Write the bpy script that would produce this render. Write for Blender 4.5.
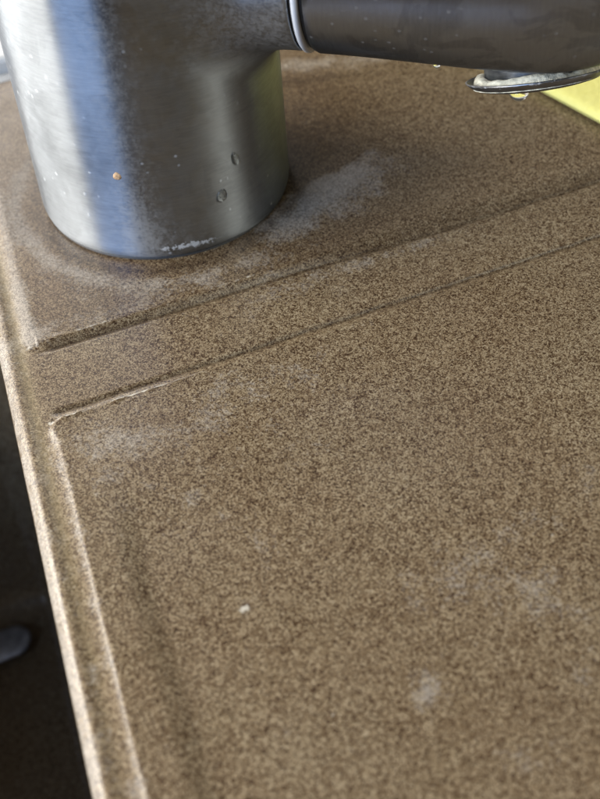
import bpy, bmesh, math
import numpy as np
from mathutils import Vector, Matrix

for o in list(bpy.data.objects):
    bpy.data.objects.remove(o)
S = bpy.context.scene
COL = S.collection
MM = 0.001

# ------------------------------------------------------------------ camera
F_PX, PITCH, ROLL, CAM_H = 1200.0, math.radians(46), math.radians(5), 0.143
cd = bpy.data.cameras.new('camera')
cam = bpy.data.objects.new('camera', cd)
COL.objects.link(cam)
fwd = Vector((0, math.cos(PITCH), -math.sin(PITCH)))
right = Vector((1, 0, 0))
up = right.cross(fwd)
Rr = right * math.cos(ROLL) - up * math.sin(ROLL)
Uu = up * math.cos(ROLL) + right * math.sin(ROLL)
m = Matrix((Rr, Uu, -fwd)).transposed().to_4x4()
m.translation = Vector((0, 0, CAM_H))
cam.matrix_world = m
cd.sensor_fit = 'VERTICAL'
cd.sensor_height = 24.0
cd.lens = F_PX / 799.0 * 24.0
cd.clip_start = 0.005
cd.clip_end = 50
cd.dof.use_dof = True
cd.dof.focus_distance = 0.208
cd.dof.aperture_fstop = 13.8
S.camera = cam

# ------------------------------------------------------------------ light
W = bpy.data.worlds.new('World')
S.world = W
W.use_nodes = True
bg = W.node_tree.nodes['Background']
bg.inputs[0].default_value = (1.0, 0.95, 0.86, 1)
bg.inputs[1].default_value = 0.09
S.view_settings.view_transform = 'Standard'
S.view_settings.look = 'None'
S.view_settings.exposure = 0.0
S.view_settings.gamma = 1.0
S.view_settings.use_curve_mapping = False

TAP = Vector((-23.1, 202.5, 0)) * MM


def window_light(name, ang, elev, dist, w, h, power, col):
    d = Vector((math.cos(math.radians(ang)) * math.cos(math.radians(elev)),
                math.sin(math.radians(ang)) * math.cos(math.radians(elev)), math.sin(math.radians(elev))))
    ld = bpy.data.lights.new(name, 'AREA')
    ld.shape = 'RECTANGLE'
    ld.size, ld.size_y = w, h
    ld.energy = power
    ld.color = col
    o = bpy.data.objects.new(name, ld)
    COL.objects.link(o)
    o.location = TAP + Vector((0, 0, 0.03)) + d * dist
    o.rotation_euler = (-d).to_track_quat('-Z', 'Y').to_euler()
    return o


window_light('window_light', -180, 17, 1.3, 1.35, 0.66, 55.0, (1.0, 0.955, 0.87))
window_light('back_window_light', -235, 24, 1.3, 1.2, 0.7, 12.5, (1.0, 0.94, 0.88))
window_light('window_sky_light', -133.5, 24, 1.4, 0.80, 0.8, 20.5, (0.42, 0.62, 1.0))
window_light('room_light', -24, 42, 1.5, 0.42, 1.0, 13.0, (1.0, 0.98, 0.84))

# ------------------------------------------------------------------ helpers
rng = np.random.default_rng(7)


def vnoise(x, y, scale, seed=0):
    """value noise in numpy, -1..1"""
    r = np.random.default_rng(seed)
    tab = r.uniform(-1, 1, (256, 256))
    X, Y = np.asarray(x) / scale + 1000.5, np.asarray(y) / scale + 1000.5
    xi, yi = np.floor(X).astype(int), np.floor(Y).astype(int)
    fx, fy = X - xi, Y - yi
    fx, fy = fx * fx * (3 - 2 * fx), fy * fy * (3 - 2 * fy)
    g = lambda i, j: tab[i % 256, j % 256]
    return (g(xi, yi) * (1 - fx) + g(xi + 1, yi) * fx) * (1 - fy) + (g(xi, yi + 1) * (1 - fx) + g(xi + 1, yi + 1) * fx) * fy


def fbm(x, y, scale, seed=0, oct=4):
    s, a, t = 0, 1.0, 0
    for k in range(oct):
        s = s + a * vnoise(x, y, scale / 2 ** k, seed + k)
        t += a
        a *= 0.55
    return s / t


def sst(e0, e1, x):
    t = np.clip((x - e0) / (e1 - e0), 0, 1)
    return t * t * (3 - 2 * t)


class NT:
    """small node-tree helper"""
    def __init__(self, name):
        self.m = bpy.data.materials.new(name)
        self.m.use_nodes = True
        self.t = self.m.node_tree
        self.b = self.t.nodes['Principled BSDF']

    def n(self, typ, **kw):
        nd = self.t.nodes.new('ShaderNode' + typ)
        for k, v in kw.items():
            setattr(nd, k, v)
        return nd

    def l(self, a, b):
        self.t.links.new(a, b)

    def val(self, sock, v):
        if hasattr(v, 'is_output') or isinstance(v, bpy.types.NodeSocket):
            self.l(v, sock)
        else:
            sock.default_value = v

    def math(self, op, a, b=None, c=None, clamp=False):
        nd = self.n('Math', operation=op, use_clamp=clamp)
        for s, v in zip(nd.inputs, (a, b, c)):
            if v is not None:
                self.val(s, v)
        return nd.outputs[0]

    def mix(self, fac, a, b, mode='MIX'):
        nd = self.n('Mix', data_type='RGBA', blend_type=mode)
        self.val(nd.inputs[0], fac)
        for s, v in ((nd.inputs[6], a), (nd.inputs[7], b)):
            if isinstance(v, tuple):
                s.default_value = (*v, 1) if len(v) == 3 else v
            else:
                self.l(v, s)
        return nd.outputs[2]

    def ramp(self, fac, stops, interp='LINEAR'):
        nd = self.n('ValToRGB')
        nd.color_ramp.interpolation = interp
        els = nd.color_ramp.elements
        while len(els) < len(stops):
            els.new(0.5)
        for e, (p, c) in zip(els, stops):
            e.position = p
            e.color = (c, c, c, 1) if isinstance(c, (int, float)) else (*c, 1)
        self.l(fac, nd.inputs[0])
        return nd.outputs[0]

    def noise(self, vec, scale, detail=2, rough=0.5, dist=0.0, color=False):
        nd = self.n('TexNoise')
        self.l(vec, nd.inputs['Vector'])
        nd.inputs['Scale'].default_value = scale
        nd.inputs['Detail'].default_value = detail
        nd.inputs['Roughness'].default_value = rough
        nd.inputs['Distortion'].default_value = dist
        return nd.outputs[1 if color else 0]

    def voro(self, vec, scale, out='Color', feature='F1'):
        nd = self.n('TexVoronoi', feature=feature)
        self.l(vec, nd.inputs['Vector'])
        nd.inputs['Scale'].default_value = scale
        return nd.outputs[out]

    def coord(self, which='Object'):
        return self.n('TexCoord').outputs[which]

    def attr(self, name):
        return self.n('Attribute', attribute_name=name).outputs['Fac']

    def bump(self, h, strength, dist):
        nd = self.n('Bump')
        nd.inputs['Strength'].default_value = strength
        nd.inputs['Distance'].default_value = dist
        self.l(h, nd.inputs['Height'])
        return nd


def link(name, me, mat=None, parent=None):
    o = bpy.data.objects.new(name, me)
    COL.objects.link(o)
    if mat:
        me.materials.append(mat)
    if parent:
        o.parent = parent
    return o


def tag(o, label=None, cat=None, group=None, kind=None):
    for k, v in (('label', label), ('category', cat), ('group', group), ('kind', kind)):
        if v:
            o[k] = v
    return o


def empty(name, loc, label, cat, group=None):
    o = bpy.data.objects.new(name, None)
    o.empty_display_size = 0.02
    COL.objects.link(o)
    o.location = loc
    return tag(o, label, cat, group)


def mesh_grid(name, P, wrap_u=False, smooth=True, flip=False):
    """P: (nv, nu, 3) array in metres"""
    nv, nu = P.shape[:2]
    idx = np.arange(nv * nu).reshape(nv, nu)
    if wrap_u:
        idx = np.concatenate([idx, idx[:, :1]], 1)
    q = np.stack([idx[:-1, :-1], idx[:-1, 1:], idx[1:, 1:], idx[1:, :-1]], -1).reshape(-1, 4)
    if flip:
        q = q[:, ::-1]
    me = bpy.data.meshes.new(name)
    me.from_pydata(P.reshape(-1, 3).tolist(), [], q.tolist())
    me.update()
    if smooth:
        me.shade_smooth()
    return me


def lathe(name, prof, n=128, smooth=True, jitter=None):
    """prof: list of (r, z) mm, revolve about Z"""
    prof = np.array(prof, float)
    th = np.linspace(0, 2 * np.pi, n, endpoint=False)
    P = np.stack([prof[:, 0, None] * np.cos(th), prof[:, 0, None] * np.sin(th),
                  np.repeat(prof[:, 1, None], n, 1)], -1) * MM
    return mesh_grid(name, P, wrap_u=True, smooth=smooth)


# ------------------------------------------------------------------ materials
def mat_sink():
    k = NT('speckled_composite')
    co = k.coord()
    dn = k.noise(co, 1300, 1, 0.5, color=True)
    vm = k.n('VectorMath', operation='MULTIPLY_ADD')
    k.l(dn, vm.inputs[0])
    vm.inputs[1].default_value = (0.00028, 0.00028, 0.00028)
    k.l(co, vm.inputs[2])
    v = vm.outputs[0]
    sep = lambda c: k.n('SeparateColor')
    v1 = k.voro(v, 4600)
    s1 = k.n('SeparateColor'); k.l(v1, s1.inputs[0])
    v2 = k.voro(v, 8200)
    s2 = k.n('SeparateColor'); k.l(v2, s2.inputs[0])
    f1 = k.ramp(s1.outputs[0], [(0.0, 0.0), (0.22, 0.03), (0.36, 0.42), (0.72, 0.66), (1.0, 1.0)])
    f2 = k.ramp(s2.outputs[1], [(0.0, 0.0), (0.25, 0.25), (0.6, 0.7), (1.0, 1.0)])
    f = k.math('ADD', k.math('MULTIPLY', f1, 0.6), k.math('MULTIPLY', f2, 0.4))
    clump = k.noise(co, 800, 2, 0.6)
    f = k.math('ADD', f, k.math('MULTIPLY', k.math('SUBTRACT', clump, 0.5), 0.40), clamp=True)
    base = k.ramp(f, [(0.14, (0.045, 0.023, 0.012)), (0.34, (0.115, 0.072, 0.041)), (0.50, (0.235, 0.174, 0.112)),
                      (0.68, (0.345, 0.275, 0.188)), (0.9, (0.52, 0.45, 0.34))])
    # sparse larger dark flecks and pale chips
    nv = k.n('TexVoronoi')
    k.l(v, nv.inputs['Vector'])
    nv.inputs['Scale'].default_value = 2300
    sv = k.n('SeparateColor'); k.l(nv.outputs['Color'], sv.inputs[0])
    disc = k.ramp(nv.outputs['Distance'], [(0.26, 1.0), (0.38, 0.0)])
    base = k.mix(k.math('MULTIPLY', k.math('MULTIPLY', disc, k.math('GREATER_THAN', sv.outputs[0], 0.72)), 0.75), base, (0.050, 0.026, 0.014))
    base = k.mix(k.math('MULTIPLY', k.math('MULTIPLY', disc, k.math('LESS_THAN', sv.outputs[0], 0.14)), 0.65), base, (0.46, 0.39, 0.28))
    # broad tint
    tint = k.noise(co, 24, 3, 0.55)
    base = k.mix(k.ramp(tint, [(0.35, 0.0), (0.65, 1.0)]), k.mix(1.0, base, (0.545, 0.490, 0.410), 'MULTIPLY'), k.mix(1.0, base, (0.610, 0.575, 0.500), 'MULTIPLY'))
    base = k.mix(k.attr('ledge_tone'), base, k.mix(1.0, base, (0.66, 0.58, 0.52), 'MULTIPLY'))
    # limescale film, plus painted edge highlights
    lime_pale = k.attr('lime_pale')
    ln = k.noise(co, 170, 4, 0.7)
    ln2 = k.noise(co, 1500, 1, 0.6)
    lm = k.math('ADD', lime_pale, k.math('MULTIPLY', k.math('SUBTRACT', ln, 0.5), 1.1))
    lm = k.math('ADD', lm, k.math('MULTIPLY', k.math('SUBTRACT', ln2, 0.5), 0.7))
    lm = k.math('MULTIPLY', k.ramp(lm, [(0.36, 0.0), (0.74, 1.0)]), k.ramp(lime_pale, [(0.02, 0.0), (0.25, 1.0)]))
    lmf = k.math('MULTIPLY', lm, k.math('ADD', 0.18, k.math('MULTIPLY', f, 0.42)))
    base = k.mix(lmf, base, (0.39, 0.36, 0.315))
    # hard crust, plus highlights painted on left-facing edges
    cr = k.attr('crust_pale')
    cm = k.math('ADD', cr, k.math('MULTIPLY', k.math('SUBTRACT', k.noise(co, 700, 4, 0.65), 0.5), 1.5))
    cm = k.math('MULTIPLY', k.ramp(cm, [(0.55, 0.0), (0.8, 1.0)]), k.ramp(cr, [(0.03, 0.0), (0.2, 1.0)]))
    base = k.mix(k.math('MULTIPLY', cm, 0.75), base, (0.50, 0.46, 0.38))
    # brown grime, plus painted shade of creases and the tap's shadow
    gr = k.math('MULTIPLY', k.attr('grime_shade'), k.ramp(k.noise(co, 260, 4, 0.6), [(0.25, 0.35), (0.7, 1.0)]))
    base = k.mix(k.math('MULTIPLY', gr, 0.8), base, k.mix(1.0, base, (0.26, 0.21, 0.16), 'MULTIPLY'))
    ol = k.attr('oldyellow')
    base = k.mix(k.math('MULTIPLY', ol, 0.5), base, (0.31, 0.245, 0.13))
    k.l(base, k.b.inputs['Base Color'])
    r = k.math('ADD', 0.31, k.math('MULTIPLY', lm, 0.25))
    r = k.math('ADD', r, k.math('MULTIPLY', k.math('SUBTRACT', k.noise(co, 90, 4, 0.6), 0.5), 0.28))
    r = k.math('SUBTRACT', r, k.math('MULTIPLY', k.attr('wet'), 0.27), clamp=True)
    k.l(r, k.b.inputs['Roughness'])
    k.b.inputs['Specular IOR Level'].default_value = 0.42
    bn = k.bump(k.noise(co, 1100, 2, 0.6), 0.12, 0.00006)
    k.l(bn.outputs[0], k.b.inputs['Normal'])
    return k.m


def mat_steel(name, rough=0.32, aniso=0.66, col=(0.30, 0.325, 0.36), lime_pale=1.0, scratch=1.0, blots=0.12):
    k = NT(name)
    co = k.coord()
    sm = k.noise(co, 55, 4, 0.65, 0.6)
    sm2 = k.noise(co, 600, 4, 0.7)
    film = k.ramp(k.math('ADD', k.math('MULTIPLY', sm, 0.7), k.math('MULTIPLY', sm2, 0.3)), [(0.40, 0.0), (0.62, 1.0)])
    specks = k.ramp(k.voro(co, 420, 'Distance'), [(0.06, 1.0), (0.17, 0.0)])
    speck_on = k.ramp(k.noise(co, 75, 2), [(0.47, 0.0), (0.58, 1.0)])
    specks = k.math('MULTIPLY', specks, speck_on)
    # turned scratches: stretched along the circumference, so fine along Z
    mp = k.n('Mapping')
    mp.inputs['Scale'].default_value = (160, 160, 3000)
    k.l(co, mp.inputs[0])
    scr = k.noise(mp.outputs[0], 1.0, 3, 0.6)
    g = k.n('BsdfAnisotropic', distribution='GGX')
    blot = k.ramp(k.noise(co, 95, 3, 0.6, 1.2), [(0.46, 0.0), (0.52, 1.0)])
    mp2 = k.n('Mapping')
    mp2.inputs['Rotation'].default_value = (0.25, 0.12, 0)
    mp2.inputs['Scale'].default_value = (260, 260, 2100)
    k.l(co, mp2.inputs[0])
    hair = k.ramp(k.noise(mp2.outputs[0], 1.0, 3, 0.7), [(0.34, 0.0), (0.62, 1.0)])
    c1 = k.mix(k.math('ADD', k.math('MULTIPLY', film, 0.4), k.math('MULTIPLY', hair, 0.42)), tuple(c * 1.12 for c in col), tuple(c * 0.78 for c in col))
    k.l(k.mix(k.math('MULTIPLY', blot, blots), c1, tuple(c * 1.7 for c in col)), g.inputs['Color'])
    r = k.math('ADD', rough, k.math('MULTIPLY', k.math('SUBTRACT', film, 0.4), 0.06))
    r = k.math('ADD', r, k.math('MULTIPLY', specks, 0.2 * lime_pale))
    k.l(r, g.inputs['Roughness'])
    g.inputs['Anisotropy'].default_value = aniso
    tg = k.n('Tangent', direction_type='RADIAL', axis='Z')
    k.l(tg.outputs[0], g.inputs['Tangent'])
    hgt = k.math('ADD', k.math('MULTIPLY', scr, 0.6), k.math('MULTIPLY', specks, 0.8 * lime_pale))
    bn = k.bump(hgt, scratch, 0.00003)
    k.l(bn.outputs[0], g.inputs['Normal'])
    k.t.nodes.remove(k.b)
    # chalky film: a thin diffuse layer
    d = k.n('BsdfDiffuse')
    d.inputs[0].default_value = (0.42, 0.41, 0.39, 1)
    mx = k.n('MixShader')
    crust_pale = k.attr('crust_pale')
    cm = k.math('ADD', crust_pale, k.math('MULTIPLY', k.math('SUBTRACT', k.noise(co, 1100, 4, 0.75), 0.5), 2.4))
    cm = k.math('MULTIPLY', k.ramp(cm, [(0.55, 0.0), (0.75, 1.0)]), k.ramp(crust_pale, [(0.05, 0.0), (0.3, 1.0)]))
    fac = k.math('ADD', k.math('MULTIPLY', film, 0.07 * lime_pale), k.math('MULTIPLY', specks, 0.45 * lime_pale))
    flm = k.attr('film')
    fine = k.math('ADD', k.math('MULTIPLY', sm2, 0.5), k.math('MULTIPLY', k.noise(co, 1900, 3, 0.65), 0.5))
    flm = k.math('MULTIPLY', flm, k.ramp(k.math('ADD', fine, k.math('MULTIPLY', flm, 0.16)), [(0.50, 0.0), (0.68, 1.0)]))
    fac = k.math('ADD', fac, k.math('MULTIPLY', flm, 0.30))
    fac = k.math('MAXIMUM', fac, k.math('MULTIPLY', cm, 0.85), clamp=True)
    k.l(fac, mx.inputs[0])
    k.l(g.outputs[0], mx.inputs[1])
    k.l(d.outputs[0], mx.inputs[2])
    k.l(mx.outputs[0], k.t.nodes['Material Output'].inputs[0])
    return k.m


def mat_plain(name, col, rough=0.5, metal=0.0, nscale=300, amt=0.25, bump=0.3, bd=0.0001):
    k = NT(name)
    co = k.coord()
    n = k.noise(co, nscale, 4, 0.6)
    dark = tuple(c * (1 - amt) for c in col)
    lite = tuple(min(1, c * (1 + amt)) for c in col)
    k.l(k.mix(k.ramp(n, [(0.3, 0.0), (0.7, 1.0)]), dark, lite), k.b.inputs['Base Color'])
    k.b.inputs['Roughness'].default_value = rough
    k.b.inputs['Metallic'].default_value = metal
    bn = k.bump(n, bump, bd)
    k.l(bn.outputs[0], k.b.inputs['Normal'])
    return k.m


def mat_water():
    k = NT('water')
    k.b.inputs['Base Color'].default_value = (0.98, 0.99, 0.97, 1)
    k.b.inputs['Roughness'].default_value = 0.03
    k.b.inputs['IOR'].default_value = 1.333
    k.b.inputs['Transmission Weight'].default_value = 1.0
    return k.m


def mat_cloth():
    k = NT('yellow_sponge_cloth')
    co = k.coord()
    n = k.noise(co, 900, 3, 0.6)
    g = k.voro(co, 700, 'Distance')
    k.l(k.mix(n, (0.72, 0.67, 0.18), (0.78, 0.735, 0.26)), k.b.inputs['Base Color'])
    k.b.inputs['Roughness'].default_value = 0.85
    bn = k.bump(k.math('ADD', g, n), 0.4, 0.0002)
    k.l(bn.outputs[0], k.b.inputs['Normal'])
    return k.m


M_SINK = mat_sink()
M_STEEL = mat_steel('turned_steel')
M_STEEL2 = mat_steel('tube_steel', rough=0.30, aniso=0.4, col=(0.275, 0.30, 0.345), lime_pale=0.3, blots=0.3)
M_RING = mat_plain('pale_ring', (0.55, 0.56, 0.57), 0.22, amt=0.06, bump=0.1)
M_COLLAR = mat_steel('worn_collar', rough=0.33, aniso=0.0, col=(0.24, 0.24, 0.245), lime_pale=0.6)
M_GAP = mat_plain('dark_rubber', (0.012, 0.011, 0.010), 0.6)
M_LIME = mat_plain('limescale_crust', (0.62, 0.58, 0.44), 0.85, nscale=900, amt=0.4, bump=1.0, bd=0.0004)
M_WATER = mat_water()
M_CLOTH = mat_cloth()
M_WALL = mat_plain('grey_sill', (0.50, 0.50, 0.49), 0.35, nscale=60, amt=0.06)
M_SEAL = mat_plain('grey_sealant', (0.42, 0.41, 0.39), 0.5, nscale=300, amt=0.15)

# ------------------------------------------------------------------ sink
# skewed sink axes: a runs along the ledge front, b runs back along the bowl rim (mm)
DU = np.array([math.cos(math.radians(18.7)), math.sin(math.radians(18.7))])
DV = np.array([math.cos(math.radians(104.3)), math.sin(math.radians(104.3))])
O2 = np.array([-42.4, 138.8])
AB = np.stack([DU, DV], 1)


def ab_of(x, y):
    return np.linalg.solve(AB, np.array([x, y]) - O2)


def lines(*segs):
    out = []
    for s0, s1, st in segs:
        out.append(np.arange(s0, s1 - 1e-6, st))
    return np.concatenate(out)


A_L = np.append(lines((-380, -20, 9), (-20, -10, 0.6), (-10, 4, 0.22), (4, 112, 0.6), (112, 262, 5)), 262)
B_L = np.append(lines((-290, -85, 6), (-85, -4, 0.6), (-4, 3, 0.2), (3, 14, 0.5), (14, 22, 0.22), (22, 80, 0.6), (80, 106, 0.6), (106, 111, 0.25)), 111)
A, B = np.meshgrid(A_L, B_L)
X = O2[0] + A * DU[0] + B * DV[0]
Y = O2[1] + A * DU[1] + B * DV[1]


def sd_round(a, b, a0, a1, b0, b1, r):
    """signed distance, negative inside"""
    ca, cb, ha, hb = (a0 + a1) / 2, (b0 + b1) / 2, (a1 - a0) / 2 - r, (b1 - b0) / 2 - r
    qa, qb = np.abs(a - ca) - ha, np.abs(b - cb) - hb
    return np.hypot(np.maximum(qa, 0), np.maximum(qb, 0)) + np.minimum(np.maximum(qa, qb), 0) - r


# raised draining board
edge_j = 0.22 * fbm(A, B * 0 + 3, 5.0, 11, 4) + 0.10 * vnoise(A, B * 0, 1.2, 12)
near0 = np.exp(-(B / 3.0) ** 2)
sd_slab = sd_round(A + 0.25 * fbm(A, B, 9, 5), B + edge_j * near0, 0.0, 250, -270, -0.2, 3.2)
wl = 0.75 + 2.6 * sst(3.0, -1.0, A) * sst(0, -9, B)
zs = 0.65 * sst(0.35, -1.0, sd_slab / wl)
# limescale lumps along its back edge
lump = np.clip(fbm(A, B, 1.6, 31, 3) + 0.15, 0, 1) * np.exp(-((B + 0.9) / 0.8) ** 2) * (A > 0.5)
lump_w = sst(40, 2, A) * 0.8 + 0.12
zs += 0.45 * lump * lump_w
# dip behind the raised left lip of the board
zs -= 0.7 * sst(5.5, 10.5, A + 0.6 * fbm(A, B, 14, 8)) * sst(-14, -34, B) * sst(240, 200, A)
# tap ledge
wl1 = 1.0 + 1.9 * sst(48, 84, A)
e1 = 0.25 * fbm(A, B * 0 + 9, 7.0, 21, 4)
fold = 0.7 * sst(-2, 14, A) * sst(60, 30, A)
sd_led = sd_round(A, B + e1 * np.exp(-((B - 18) / 4) ** 2), -0.6, 250, 17.6, 400, 4.2)
zl = 0.75 * sst(0.5, -1.2, sd_led / np.where(A < 1.5, 2.0, wl1))
zl += 0.12 * np.clip(fbm(A, B, 1.4, 41, 3) + 0.1, 0, 1) * np.exp(-((B - 19.1) / 0.8) ** 2) * (A > 0) * sst(70, 10, A)
Z = np.maximum(zs, zl)
crease = B - 16.9 + e1 - 0.9 * sst(48, 84, A) * -1
Z -= 0.30 * np.exp(-(crease / 0.45) ** 2) * sst(0.5, 6, A)
# groove foot along the board (thin dark line, its shade painted by a mask below)
Z -= 0.40 * np.exp(-((B - 1.3 + edge_j) / 0.55) ** 2) * sst(0.5, 3, A)
# valley of the bowl rim and rounded rim
Z -= 0.10 * np.exp(-((A + 1.4) / 1.1) ** 2)
Z += 0.14 * np.exp(-((A + 3.6) / 1.2) ** 2)
# slow unevenness of the casting
Z += 0.10 * fbm(A, B, 38, 51, 3) + 0.012 * fbm(A, B, 3, 52, 3)
Z -= 0.75
# bowl
RIM_A = -2.9
d_in = -sd_round(A, B, -150, RIM_A, -255, 92, 22)     # >0 inside the bowl
rf = 2.7
fil = np.where(d_in > 0, rf - np.sqrt(np.maximum(rf * rf - np.clip(d_in, 0, rf) ** 2, 0)), 0)
wall = np.maximum(d_in - rf, 0)
drop = fil
# soft foot of the wall
drop = np.where(wall > 0, fil + 145 * (1 - np.exp(-wall / 2.6)) , drop)
Z = -0.75 + (Z + 0.75) * sst(2.7, 0.5, d_in) - drop
# back edge rolls down
Z -= np.where(B > 108, 4.0 * (1 - np.sqrt(np.maximum(1 - ((B - 108) / 3.0) ** 2, 0))), 0)

# stains, painted shade and painted highlights as soft vertex masks
lime_pale = np.zeros_like(A)
crust_pale = np.zeros_like(A)
grime_shade = np.zeros_like(A)
oldy = np.zeros_like(A)
wet = sst(2, 5, d_in) * 0.15
ledge_tone = sst(15, 22, B) * sst(-1, 4, A) * (0.55 + 0.35 * fbm(X, Y, 26, 95)) * sst(110, 40, A) + 0.25 * sst(1, 3, B) * sst(20, 14, B) * sst(60, 0, A)  # darker, redder tone over the ledge and channel
ledge_tone = np.clip(ledge_tone, 0, 1)
rt = np.hypot(X - TAP.x * 1000, Y - TAP.y * 1000)
ang = np.arctan2(Y - TAP.y * 1000, X - TAP.x * 1000)
ringn = rt + 1.6 * fbm(X, Y, 9, 61)
leftish = 0.5 + 0.5 * np.cos(ang - math.radians(-150))
lime_pale += np.exp(-((ringn - 31.0) / 2.4) ** 2) * (0.05 + 0.48 * leftish)
lime_pale += np.exp(-((ringn - 37) / 5.0) ** 2) * 0.12
grime_shade += 0.22 * sst(60, 40, rt) * sst(17, 20, B)
grime_shade += np.exp(-((ringn - 27.0) / 1.5) ** 2) * 0.75
# big chalky patch to the right of the tap, ragged upper edge
jx = 9.0 * fbm(X, Y, 8, 71, 5)
dx, dy = X - 9, Y - 193
uu, vv = dx * 0.80 + dy * 0.60, -dx * 0.60 + dy * 0.80
lime_pale += 0.50 * sst(24, 8, np.abs(uu + 0.3 * jx)) * sst(6.5, 4.5, vv + jx * 0.6) * sst(-11, 0, vv + jx * 0.4)
# soft shadow of the tap, painted dark behind that patch
grime_shade += 0.6 * np.exp(-(((uu - 5) / 22) ** 2 + ((vv - 17) / 11) ** 2))
lime_pale += 0.5 * np.exp(-((X - 6) / 26) ** 2 - ((Y - 243) / 4.0) ** 2)
crust_pale += 0.45 * np.exp(-((X - 5) / 14) ** 2 - ((Y - 243) / 2.0) ** 2)
grime_shade += 0.8 * np.exp(-((X - 4) / 18) ** 2 - ((Y - 236.5 + 1.5 * fbm(X, Y, 8, 75)) / 1.6) ** 2)
# haze along the ledge front and the channel
lime_pale += 0.30 * np.exp(-((B - 14.0) / 2.0) ** 2) * sst(38, 62, A) * sst(98, 80, A)
lime_pale += 0.28 * np.exp(-((B - 12) / 3.5) ** 2) * np.exp(-((A - 42) / 10) ** 2)
lime_pale += 0.22 * np.exp(-((B - 21) / 3.0) ** 2) * sst(80, 5, A)
brk = np.clip(0.75 + 1.1 * fbm(A, A * 0 + 2, 7, 78, 3), 0, 1)
crust_pale += 0.75 * brk * np.exp(-((B - 19.0) / 0.5) ** 2) * sst(75, 25, A) * (A > -1)
grime_shade += 0.95 * np.exp(-(crease / 0.5) ** 2) * sst(0, 5, A) + 0.15 * np.exp(-(crease / 1.3) ** 2) * sst(0, 5, A)  # shade of the crease and riser painted into the colour
grime_shade += 0.72 * np.exp(-((B - 17.6) / 1.9) ** 2) * sst(40, 62, A) * (0.75 + 0.5 * fbm(A, B, 6, 77))
# board edge
crust_pale += 0.85 * (0.25 + brk[:, ::-1] * 0.75) * np.exp(-((B + 0.7) / 0.5) ** 2) * (sst(42, 18, A) * 0.85 + 0.1) * sst(-1, 1, A)
grime_shade += 1.0 * np.exp(-((B - 1.3 + edge_j) / 0.55) ** 2) * sst(0.5, 3, A)  # groove foot darkened in colour to paint its shade
lime_pale += 0.25 * np.exp(-((A - 0.6) / 1.3) ** 2) * sst(2, -3, B)  # with the crust below, limescale plus painted highlight of the left bevel
crust_pale += 0.38 * np.exp(-((A - 0.4) / 0.8) ** 2) * sst(3, -1, B) * sst(-45, -5, B)
lime_pale += 0.25 * np.exp(-((A - 30) / 22) ** 2 - ((B + 10) / 7) ** 2)
lime_pale += 0.16 * np.exp(-((A - 8) / 6) ** 2 - ((B + 12) / 14) ** 2)
# ledge left bevel
lime_pale += 0.75 * np.exp(-((A - 0.6) / 1.4) ** 2) * sst(17, 21, B) * (0.5 + 0.5 * sst(50, 26, B))
crust_pale += 0.3 * np.exp(-((A - 0.0) / 0.6) ** 2) * sst(16, 18, B) * sst(40, 20, B)
# rim: yellowish valley, its highlight painted pale
oldy += 0.6 * np.exp(-((A + 1.6) / 1.0) ** 2) * sst(-80, 0, B)
lime_pale += 0.20 * sst(0, -2, A) * (d_in < 2.7)
lime_pale += 0.45 * np.exp(-((A + 5.3) / 0.9) ** 2) * (d_in < 2.6)  # bright outer fringe of the rim, a highlight painted pale
crust_pale += 0.45 * np.exp(-((A + 5.4) / 0.5) ** 2) * (d_in < 2.6)
# drips on the board
for (sx, sy, r0, s) in [(-10.4, 98.4, 1.3, 0.9), (31.7, 97.4, 3.2, 0.85), (17.5, 98.1, 4.5, 0.5), (13.9, 82.3, 2.8, 0.8),
                        (25.5, 71, 3.5, 0.6), (40, 92, 6, 0.4), (26, 106, 7, 0.36), (44, 116, 6, 0.4), (-6, 108, 5, 0.25), (4, 74, 2.0, 0.5),
                        (-30, 134, 5, 0.25), (5, 130, 7, 0.2), (35, 83, 2, 0.6), (-18, 118, 5, 0.25)]:
    wx, wy = 0.9 * r0 * fbm(X, Y, 6, 81, 4), 0.9 * r0 * fbm(X, Y, 6, 86, 4)
    lime_pale += 0.42 * s * np.exp(-(np.hypot(X - sx + wx, (Y - sy + wy) * 0.85) / (1.25 * r0)) ** 2)
crust_pale += 1.2 * np.exp(-((np.hypot(X + 10.4, Y - 98.4) + 0.5 * fbm(X, Y, 1.5, 83)) / 0.95) ** 2)
for (x0, y0, x1, y1, bow) in [(20.5, 88, 29, 96.5, 0.6), (24.5, 81.5, 27.5, 89, -0.4), (-22.5, 96, -22.2, 91.5, 0.2), (10, 118, 22, 113, 0.5), (-8, 84, 2, 79.5, 0.4), (33, 108, 41, 104, -0.5)]:
    L_ = math.hypot(x1 - x0, y1 - y0)
    tx, ty = (x1 - x0) / L_, (y1 - y0) / L_
    u_ = (X - x0) * tx + (Y - y0) * ty
    w_ = -(X - x0) * ty + (Y - y0) * tx - bow * np.sin(np.clip(u_ / L_, 0, 1) * np.pi)
    crust_pale += 0.55 * np.exp(-(w_ / 0.33) ** 2) * sst(-0.3, 1.5, u_) * sst(L_ + 0.3, L_ - 1.5, u_)
lime_pale += 0.14 + 0.12 * fbm(X, Y, 22, 91)
lime_pale = np.clip(lime_pale, 0, 1) * sst(4, 2.6, d_in)
crust_pale = np.clip(crust_pale, 0, 1)
grime_shade = np.clip(grime_shade, 0, 1)

P = np.stack([X, Y, Z], -1) * MM
e_u = np.gradient(P, axis=1)
e_v = np.gradient(P, axis=0)
N = np.cross(e_u, e_v)
N /= np.linalg.norm(N, axis=-1, keepdims=True)

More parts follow.
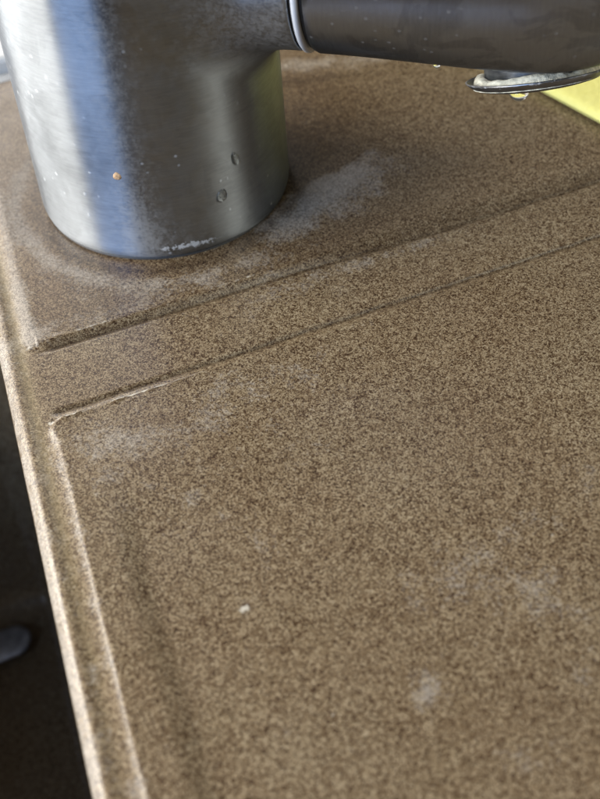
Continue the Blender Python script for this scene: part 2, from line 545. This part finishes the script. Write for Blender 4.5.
sink = empty('kitchen_sink', (0, 0, 0), 'speckled brown stone composite sink with raised draining board and dark bowl', 'sink')
fa, fb = (A[:-1, :-1] + A[1:, 1:]) / 2, (B[:-1, :-1] + B[1:, 1:]) / 2
fd = (d_in[:-1, :-1] + d_in[1:, 1:]) / 2
idx = np.arange(A.size).reshape(A.shape)
Q = np.stack([idx[:-1, :-1], idx[:-1, 1:], idx[1:, 1:], idx[1:, :-1]], -1)


def sink_part(name, mask, label=None):
    q = Q[mask]
    used, inv = np.unique(q, return_inverse=True)
    me = bpy.data.meshes.new(name)
    me.from_pydata(P.reshape(-1, 3)[used].tolist(), [], inv.reshape(-1, 4).tolist())
    me.update()
    me.shade_smooth()
    me.normals_split_custom_set_from_vertices(N.reshape(-1, 3)[used].tolist())
    for nm, arr in (('lime_pale', lime_pale), ('crust_pale', crust_pale), ('grime_shade', grime_shade), ('oldyellow', oldy), ('wet', wet), ('ledge_tone', ledge_tone)):
        at = me.attributes.new(nm, 'FLOAT', 'POINT')
        at.data.foreach_set('value', arr.ravel()[used].astype(np.float32))
    o = link(name, me, M_SINK, sink)
    if label:
        o['label'] = label
    return o


bowl_m = fd > 2.75
rim_m = (~bowl_m) & (fa < -0.9)
sink_part('bowl', bowl_m, 'dark wet bowl of the sink')
sink_part('bowl_rim', rim_m, 'narrow worn rim between bowl and draining board')
sink_part('tap_ledge', (~bowl_m) & (~rim_m) & (fb > 9))
sink_part('draining_board', (~bowl_m) & (~rim_m) & (fb <= 9))

# ------------------------------------------------------------------ back wall, sealant
def ab_xyz(a, b, z):
    p = O2 + a * DU + b * DV
    return (p[0] * MM, p[1] * MM, z * MM)


def ab_prism(name, a0, a1, prof, mat, parent=None, n=60, wob=0.0):
    """profile [(b,z)] swept along a"""
    aa = np.linspace(a0, a1, n)
    pr = np.array(prof, float)
    G = np.zeros((len(pr), n, 3))
    for i, (b, z) in enumerate(pr):
        for j, a in enumerate(aa):
            G[i, j] = ab_xyz(a, b + wob * math.sin(a * 0.31 + i) , z)
    me = mesh_grid(name, G, smooth=False)
    o = link(name, me, mat, parent)
    return o


sill = ab_prism('window_sill', -380, 262, [(114.2, -30), (114.2, 1.6), (114.6, 2.4), (115.6, 2.7), (290, 2.7), (290, -30), (114.2, -30)], M_WALL, n=2)
tag(sill, kind='structure')
seal = ab_prism('sealant_bead', -380, 262, [(109.0, -6), (109.2, -2.2), (110.0, -0.6), (111.5, -0.1), (112.9, -0.5), (113.2, -1), (113.2, -8), (109.0, -8), (109.0, -6)], M_SEAL, wob=0.15)
tag(seal, 'grey sealant strip along the back edge of the sink', 'sealant')

# ------------------------------------------------------------------ tap
R_BODY = 25.0
R_T = 18.0
PHI, EL, ZC = math.radians(16.2), math.radians(-0.5), 52.5
AX = Vector((math.cos(EL) * math.cos(PHI), -math.cos(EL) * math.sin(PHI), math.sin(EL)))
tap = empty('kitchen_tap', TAP + Vector((0, 0, 0)), 'brushed steel kitchen tap with round column body and thick horizontal spout', 'tap')
LZ = 0.0          # local zero of the tap above world zero (mm)


def tap_child(name, me, mat, loc=(0, 0, 0), rot=None, parent=None):
    o = link(name, me, mat, parent or tap)
    o.location = Vector(loc) * MM
    if rot is not None:
        o.rotation_euler = rot
    return o


def add_attr(o, name, fn):
    me = o.data
    co = np.zeros(len(me.vertices) * 3)
    me.vertices.foreach_get('co', co)
    co = co.reshape(-1, 3) * 1000
    at = me.attributes.new(name, 'FLOAT', 'POINT')
    at.data.foreach_set('value', np.clip(fn(co), 0, 1).astype(np.float32))


AXH = np.array([AX.x, AX.y]) / math.hypot(AX.x, AX.y)
zloc = ZC - LZ
ROT = AX.to_track_quat('Z', 'Y').to_euler()


def body_mesh():
    """column and spout socket, one smoothly blended casting: radius found along each horizontal ray"""
    t0 = math.atan2(AXH[1], AXH[0])
    dth = np.concatenate([np.arange(-75, 75, 0.4), np.arange(75, 285, 1.5)])
    th_ = t0 + np.radians(dth)
    zs_ = np.concatenate([np.arange(2.0, 30, 0.7), np.arange(30, 42, 0.22), np.arange(42, 66, 0.5), np.arange(66, 76, 0.25), np.arange(76, 80, 0.6)])
    TH, ZZ = np.meshgrid(th_, zs_)
    cs, sn = np.cos(TH), np.sin(TH)

    def sdf(r):
        x, y = r * cs, r * sn
        s_ = x * AXH[0] + y * AXH[1]
        lat = -x * AXH[1] + y * AXH[0]
        d1_ = r - R_BODY
        d2_ = np.maximum(np.maximum(np.hypot(lat, ZZ - zloc) - R_T, s_ - 32.6), -s_)
        kk = 6.0
        h_ = np.clip(0.5 + 0.5 * (d2_ - d1_) / kk, 0, 1)
        return d2_ * (1 - h_) + d1_ * h_ - kk * h_ * (1 - h_)
    lo, hi = np.full(TH.shape, 5.0), np.full(TH.shape, 60.0)
    for _ in range(26):
        md = (lo + hi) / 2
        neg = sdf(md) < 0
        lo, hi = np.where(neg, md, lo), np.where(neg, hi, md)
    r = lo
    rows = [np.stack([r * cs, r * sn, ZZ], -1)]
    lowp = [(24.0, 0.30), (24.45, 0.42), (24.75, 0.75), (24.9, 1.2)]
    hip = [(24.9, 80.4), (24.5, 81.2), (23.8, 81.8), (22, 82.3), (12, 82.9), (0.01, 83.0)]
    f_ = lambda L: np.stack([np.stack([q * np.cos(th_), q * np.sin(th_), np.full(th_.shape, w)], -1) for q, w in L])
    G_ = np.concatenate([f_(lowp), rows[0], f_(hip)], 0)
    return mesh_grid('body', G_ * MM, wrap_u=True)


body = tap_child('body', body_mesh(), M_STEEL)
add_attr(body, 'crust_pale', lambda c: (np.exp(-((c[:, 2] - 2.6 - 0.5 * vnoise(np.arctan2(c[:, 1], c[:, 0]) * 25, c[:, 2] * 0, 3, 5)) / 0.75) ** 2)
         * np.exp(-((np.arctan2(c[:, 1], c[:, 0]) - math.radians(-78)) / 0.30) ** 2) * 0.95))
add_attr(body, 'film', lambda c: np.exp(-((np.arctan2(c[:, 1], c[:, 0]) - math.radians(-99)) / 0.17) ** 2) * (0.45 + 0.5 * sst(25, 5, c[:, 2])) + 0.35 * np.exp(-((c[:, 2] - 4) / 5) ** 2) * np.exp(-((np.arctan2(c[:, 1], c[:, 0]) - math.radians(-85)) / 0.35) ** 2) + 0.6 * (c[:, 2] > 36) * np.exp(-((np.arctan2(c[:, 1], c[:, 0]) - math.radians(-45)) / 0.4) ** 2))
tap_child('base_gasket', lathe('base_gasket', [(23.0, -0.6), (24.55, -0.6), (24.55, 0.35), (23.0, 0.35)], 160), M_GAP)



def tube_mesh(name, s_list, r_fn, n=160):
    th = np.linspace(0, 2 * np.pi, n, endpoint=False)
    G = np.zeros((len(s_list), n, 3))
    for i, s in enumerate(s_list):
        r = r_fn(s, th)
        G[i, :, 0], G[i, :, 1], G[i, :, 2] = r * np.cos(th), r * np.sin(th), s
    return mesh_grid(name, G * MM, wrap_u=True)


# joint: dark gap, bright ring, dark gap
def ring(name, s0, s1, r, mat):
    b = min(0.35, (s1 - s0) * 0.3)
    return tap_child(name, lathe(name, [(r - 2.5, s0), (r - b, s0), (r, s0 + b), (r, s1 - b), (r - b, s1), (r - 2.5, s1)], 160), mat, (0, 0, zloc), ROT)


ring('joint_gasket', 32.3, 33.3, R_T - 0.75, M_GAP)
rg = ring('joint_ring', 33.2, 34.3, R_T + 0.05, M_RING)
add_attr(rg, 'crust_pale', lambda c: c[:, 0] * 0)
ring('joint_gasket', 34.2, 35.3, R_T - 0.75, M_GAP)


def head_r(s, th):
    base = R_T + 0.9 * sst(36, 70, s) - 0.0
    if s < 35.9:
        base -= 0.35 * (35.9 - s) / 0.8
    if s > 70:
        base = base * math.sqrt(max(1e-4, 1 - ((s - 70) / 27.0) ** 2))
    return base + th * 0


head = tap_child('spray_head', tube_mesh('spray_head', np.concatenate([[35.1, 35.4, 35.9], np.arange(36.5, 70, 0.9), 70 + 27 * np.sin(np.linspace(0, np.pi / 2, 30))]), head_r), M_STEEL2, (0, 0, zloc), ROT)
add_attr(head, 'crust_pale', lambda c: c[:, 0] * 0)

# saucer-shaped outlet collar below the head
T1, T2 = 0.08, -0.44
ax = Vector((math.cos(T1), 0, math.sin(T1)))
ay = Vector((0, math.cos(T2), math.sin(T2)))
az = ax.cross(ay).normalized()
ay = az.cross(ax).normalized()
ax = ax.normalized()
RC = 12.9
cm3 = Matrix((ax, ay, az)).transposed()
_d = fwd * F_PX + Rr * (538 - 300) - Uu * (73 - 399.5)
cc = Vector((0, 0, CAM_H * 1000)) + _d * (187.6 / _d.y)
cc = cc - Vector((TAP.x * 1000, TAP.y * 1000, LZ))
col_prof = [(7.6, -2.0), (9.2, -1.95), (10.8, -1.6), (12.1, -0.85), (RC - 0.08, -0.2), (RC, 0.0), (RC - 0.25, 0.12), (RC - 0.6, -0.25), (11.3, -1.1), (9.6, -1.3), (8.6, -0.6)]
collar = tap_child('outlet_collar', lathe('outlet_collar', col_prof, 128), M_COLLAR, cc, cm3.to_euler())
add_attr(collar, 'crust_pale', lambda c: 0.55 * np.exp(-((c[:, 2] + 0.1) / 0.35) ** 2) * (np.hypot(c[:, 0], c[:, 1]) > 12))
# nozzle neck between collar and head
neck = tap_child('outlet_neck', lathe('outlet_neck', [(6.8, -2.3), (8.0, -2.1), (9.4, -1.4), (9.4, 10.0), (6, 12.0)], 96), M_STEEL2, cc, cm3.to_euler())
add_attr(neck, 'crust_pale', lambda c: c[:, 0] * 0)
# limescale packed round the neck
th = np.linspace(0, 2 * np.pi, 140, endpoint=False)
ph = np.linspace(0.0, np.pi, 14)
G = np.zeros((len(ph), len(th), 3))
for i, p_ in enumerate(ph):
    rr = 10.2 + 1.3 * math.cos(p_) * (1 + 0.25 * fbm(th * 8, th * 0 + i, 2, 3)) + 0.25 * fbm(th * 8, th * 0 + i * 2, 1.5, 4)
    G[i, :, 0], G[i, :, 1] = rr * np.cos(th), rr * np.sin(th)
    G[i, :, 2] = -1.3 + 2.6 * math.sin(p_) * (0.75 + 0.35 * fbm(th * 8, th * 0, 3, 6))
tap_child('limescale_deposit', mesh_grid('limescale_deposit', G * MM, wrap_u=True), M_LIME, cc, cm3.to_euler())['label'] = 'crusty cream limescale above the outlet collar'

# ------------------------------------------------------------------ water drops
def drop_mesh(name, rx, ry, rz, sag=0.0, n=24):
    th = np.linspace(0, 2 * np.pi, n, endpoint=False)
    ph = np.linspace(0.02, np.pi - 0.02, 16)
    G = np.zeros((len(ph), n, 3))
    for i, p_ in enumerate(ph):
        k = 1 - sag * math.cos(p_)
        G[i, :, 0] = rx * math.sin(p_) * np.cos(th) * k
        G[i, :, 1] = ry * math.sin(p_) * np.sin(th) * k
        G[i, :, 2] = rz * math.cos(p_)
    me = mesh_grid(name, G * MM, wrap_u=True, flip=True)
    bm = bmesh.new(); bm.from_mesh(me)
    bmesh.ops.holes_fill(bm, edges=[e for e in bm.edges if e.is_boundary])
    bmesh.ops.recalc_face_normals(bm, faces=bm.faces)
    bm.to_mesh(me); bm.free(); me.shade_smooth()
    return me


def pix_ray(px, py):
    return (fwd * F_PX + Rr * (px - 300) - Uu * (py - 399.5)).normalized()


def on_body(px, py, r=R_BODY):
    """photo pixel to a point on the column"""
    d = pix_ray(px, py) ; o = Vector((0, 0, CAM_H * 1000)) - Vector((TAP.x * 1000, TAP.y * 1000, 0))
    a_, b_, c_ = d.x ** 2 + d.y ** 2, 2 * (o.x * d.x + o.y * d.y), o.x ** 2 + o.y ** 2 - r * r
    t = (-b_ - math.sqrt(b_ * b_ - 4 * a_ * c_)) / (2 * a_)
    return o + d * t + Vector((TAP.x * 1000, TAP.y * 1000, 0))


def body_drop(px, py, rw, rh, rd, label, mat, tilt=0.0, name='water_drop'):
    p = on_body(px, py)
    az_ = math.atan2(p.y - TAP.y * 1000, p.x - TAP.x * 1000)
    o = link(name, drop_mesh(name, rd, rw, rh, 0.3), mat)
    o.location = p * MM
    o.rotation_euler = (tilt, 0, az_)
    return tag(o, label, 'deposit' if 'deposit' in name else 'water drop')


body_drop(235, 158, 0.8, 1.5, 0.55, 'dark pointed water drop on the column, above a paler drop', M_WATER, 0.3)
body_drop(222, 195, 1.1, 1.3, 0.5, 'rounded pale water drop on the column, below a dark pointed one', M_WATER, -0.3)
M_RUST = mat_plain('rusty_scale', (0.42, 0.27, 0.15), 0.8, nscale=1500, amt=0.4, bump=1, bd=0.0003)
body_drop(117, 176, 0.75, 0.8, 0.25, 'tiny rust brown deposit on the blue sheen of the column', M_RUST, 0, 'rust_deposit')

d1 = link('water_drop', drop_mesh('water_drop', 1.8, 1.8, 1.6, 0.1), M_WATER)
_d = pix_ray(519, 92)
d1.location = (Vector((0, 0, CAM_H * 1000)) + _d * (193.0 / _d.y)) * MM
tag(d1, 'yellow tinged water drop hanging under the outlet collar', 'water drop')
d2 = link('water_drop', drop_mesh('water_drop', 0.75, 0.75, 1.3, 0.1), M_WATER)
d2.location = Vector((28.2, 181.5, 34.6)) * MM
tag(d2, 'small pale water drop hanging under the bare spout', 'water drop')

# ------------------------------------------------------------------ yellow cloth
def cloth():
    ex = Vector((8.9, -13.1)).normalized()          # along the visible edge, towards the camera
    ey = Vector((-ex.y, ex.x))                      # into the cloth
    if ey.x < 0:
        ey = -ey
    dd = pix_ray(545, 88)
    tt = (2.2 - CAM_H * 1000) / dd.z
    c0 = Vector((dd.x * tt, dd.y * tt)) - ex * 48
    nu, nv = 60, 60
    L, Wd, T = 92.0, 120.0, 2.4
    us = np.concatenate([[0, 0.3, 0.9], np.linspace(2, L - 2, nu), [L - 0.9, L - 0.3, L]])
    vs = np.concatenate([[0, 0.3, 0.9], np.linspace(2, Wd - 2, nv), [Wd - 0.9, Wd - 0.3, Wd]])
    U_, V_ = np.meshgrid(us, vs)
    X_ = c0.x + ex.x * U_ + ey.x * V_
    Y_ = c0.y + ex.y * U_ + ey.y * V_
    edge = np.minimum(np.minimum(U_, L - U_), np.minimum(V_, Wd - V_))
    rnd = np.sqrt(np.clip(1 - (1 - np.clip(edge / 1.6, 0, 1)) ** 2, 0, 1))
    wave = 0.15 * fbm(U_, V_, 30, 5)
    wave = wave - wave.min()
    zt = 0.15 + T / 2 + rnd * T / 2 + wave
    zb = 0.15 + T / 2 - rnd * T / 2 + wave * 0.2
    top = np.stack([X_, Y_, zt], -1) * MM
    bot = np.stack([X_, Y_, zb], -1) * MM
    a = mesh_grid('t', top); b = mesh_grid('b', bot, flip=True)
    bm = bmesh.new(); bm.from_mesh(a); bm.from_mesh(b)
    bmesh.ops.remove_doubles(bm, verts=bm.verts, dist=0.00001)
    bmesh.ops.recalc_face_normals(bm, faces=bm.faces)
    me = bpy.data.meshes.new('sponge_cloth'); bm.to_mesh(me); bm.free()
    bpy.data.meshes.remove(a); bpy.data.meshes.remove(b)
    me.shade_smooth()
    o = link('sponge_cloth', me, M_CLOTH)
    tag(o, 'pale yellow cloth lying flat on the ledge behind the spout', 'cloth')


cloth()

# ------------------------------------------------------------------ flat bar in the bowl
def bar():
    # pale streak built as a flat rounded bar on the bowl floor
    FZ = -147.0
    d = pix_ray(30, 634); t = (FZ + 2 - CAM_H * 1000) / d.z
    tip = Vector((0, 0, CAM_H * 1000)) + d * t
    d = pix_ray(-60, 672); t = (FZ + 2 - CAM_H * 1000) / d.z
    q = Vector((0, 0, CAM_H * 1000)) + d * t
    dr = (q - tip).normalized(); sd = Vector((-dr.y, dr.x, 0))
    n = 40
    ss = np.concatenate([5 * (1 - np.cos(np.linspace(0, np.pi / 2, 10))), np.linspace(6, 130, n)])
    G = []
    for s in ss:
        w = 5.2 * math.sqrt(max(1e-4, 1 - (1 - min(s / 5, 1)) ** 2)) * (1 - 0.35 * float(sst(10, 90, s)))
        row = []
        for k in range(16):
            a_ = 2 * math.pi * k / 16
            p = tip + dr * s + sd * (w * math.cos(a_)) + Vector((0, 0, 1.1 * math.sin(a_)))
            row.append(p * MM)
        G.append(row)
    me = mesh_grid('flat_bar', np.array(G), wrap_u=True)
    o = link('flat_bar', me, mat_plain('bar_steel', (0.42, 0.43, 0.47), 0.55, 1.0, amt=0.4))
    tag(o, 'dull grey rounded bar end lying in the dark bowl', 'bar')


bar()
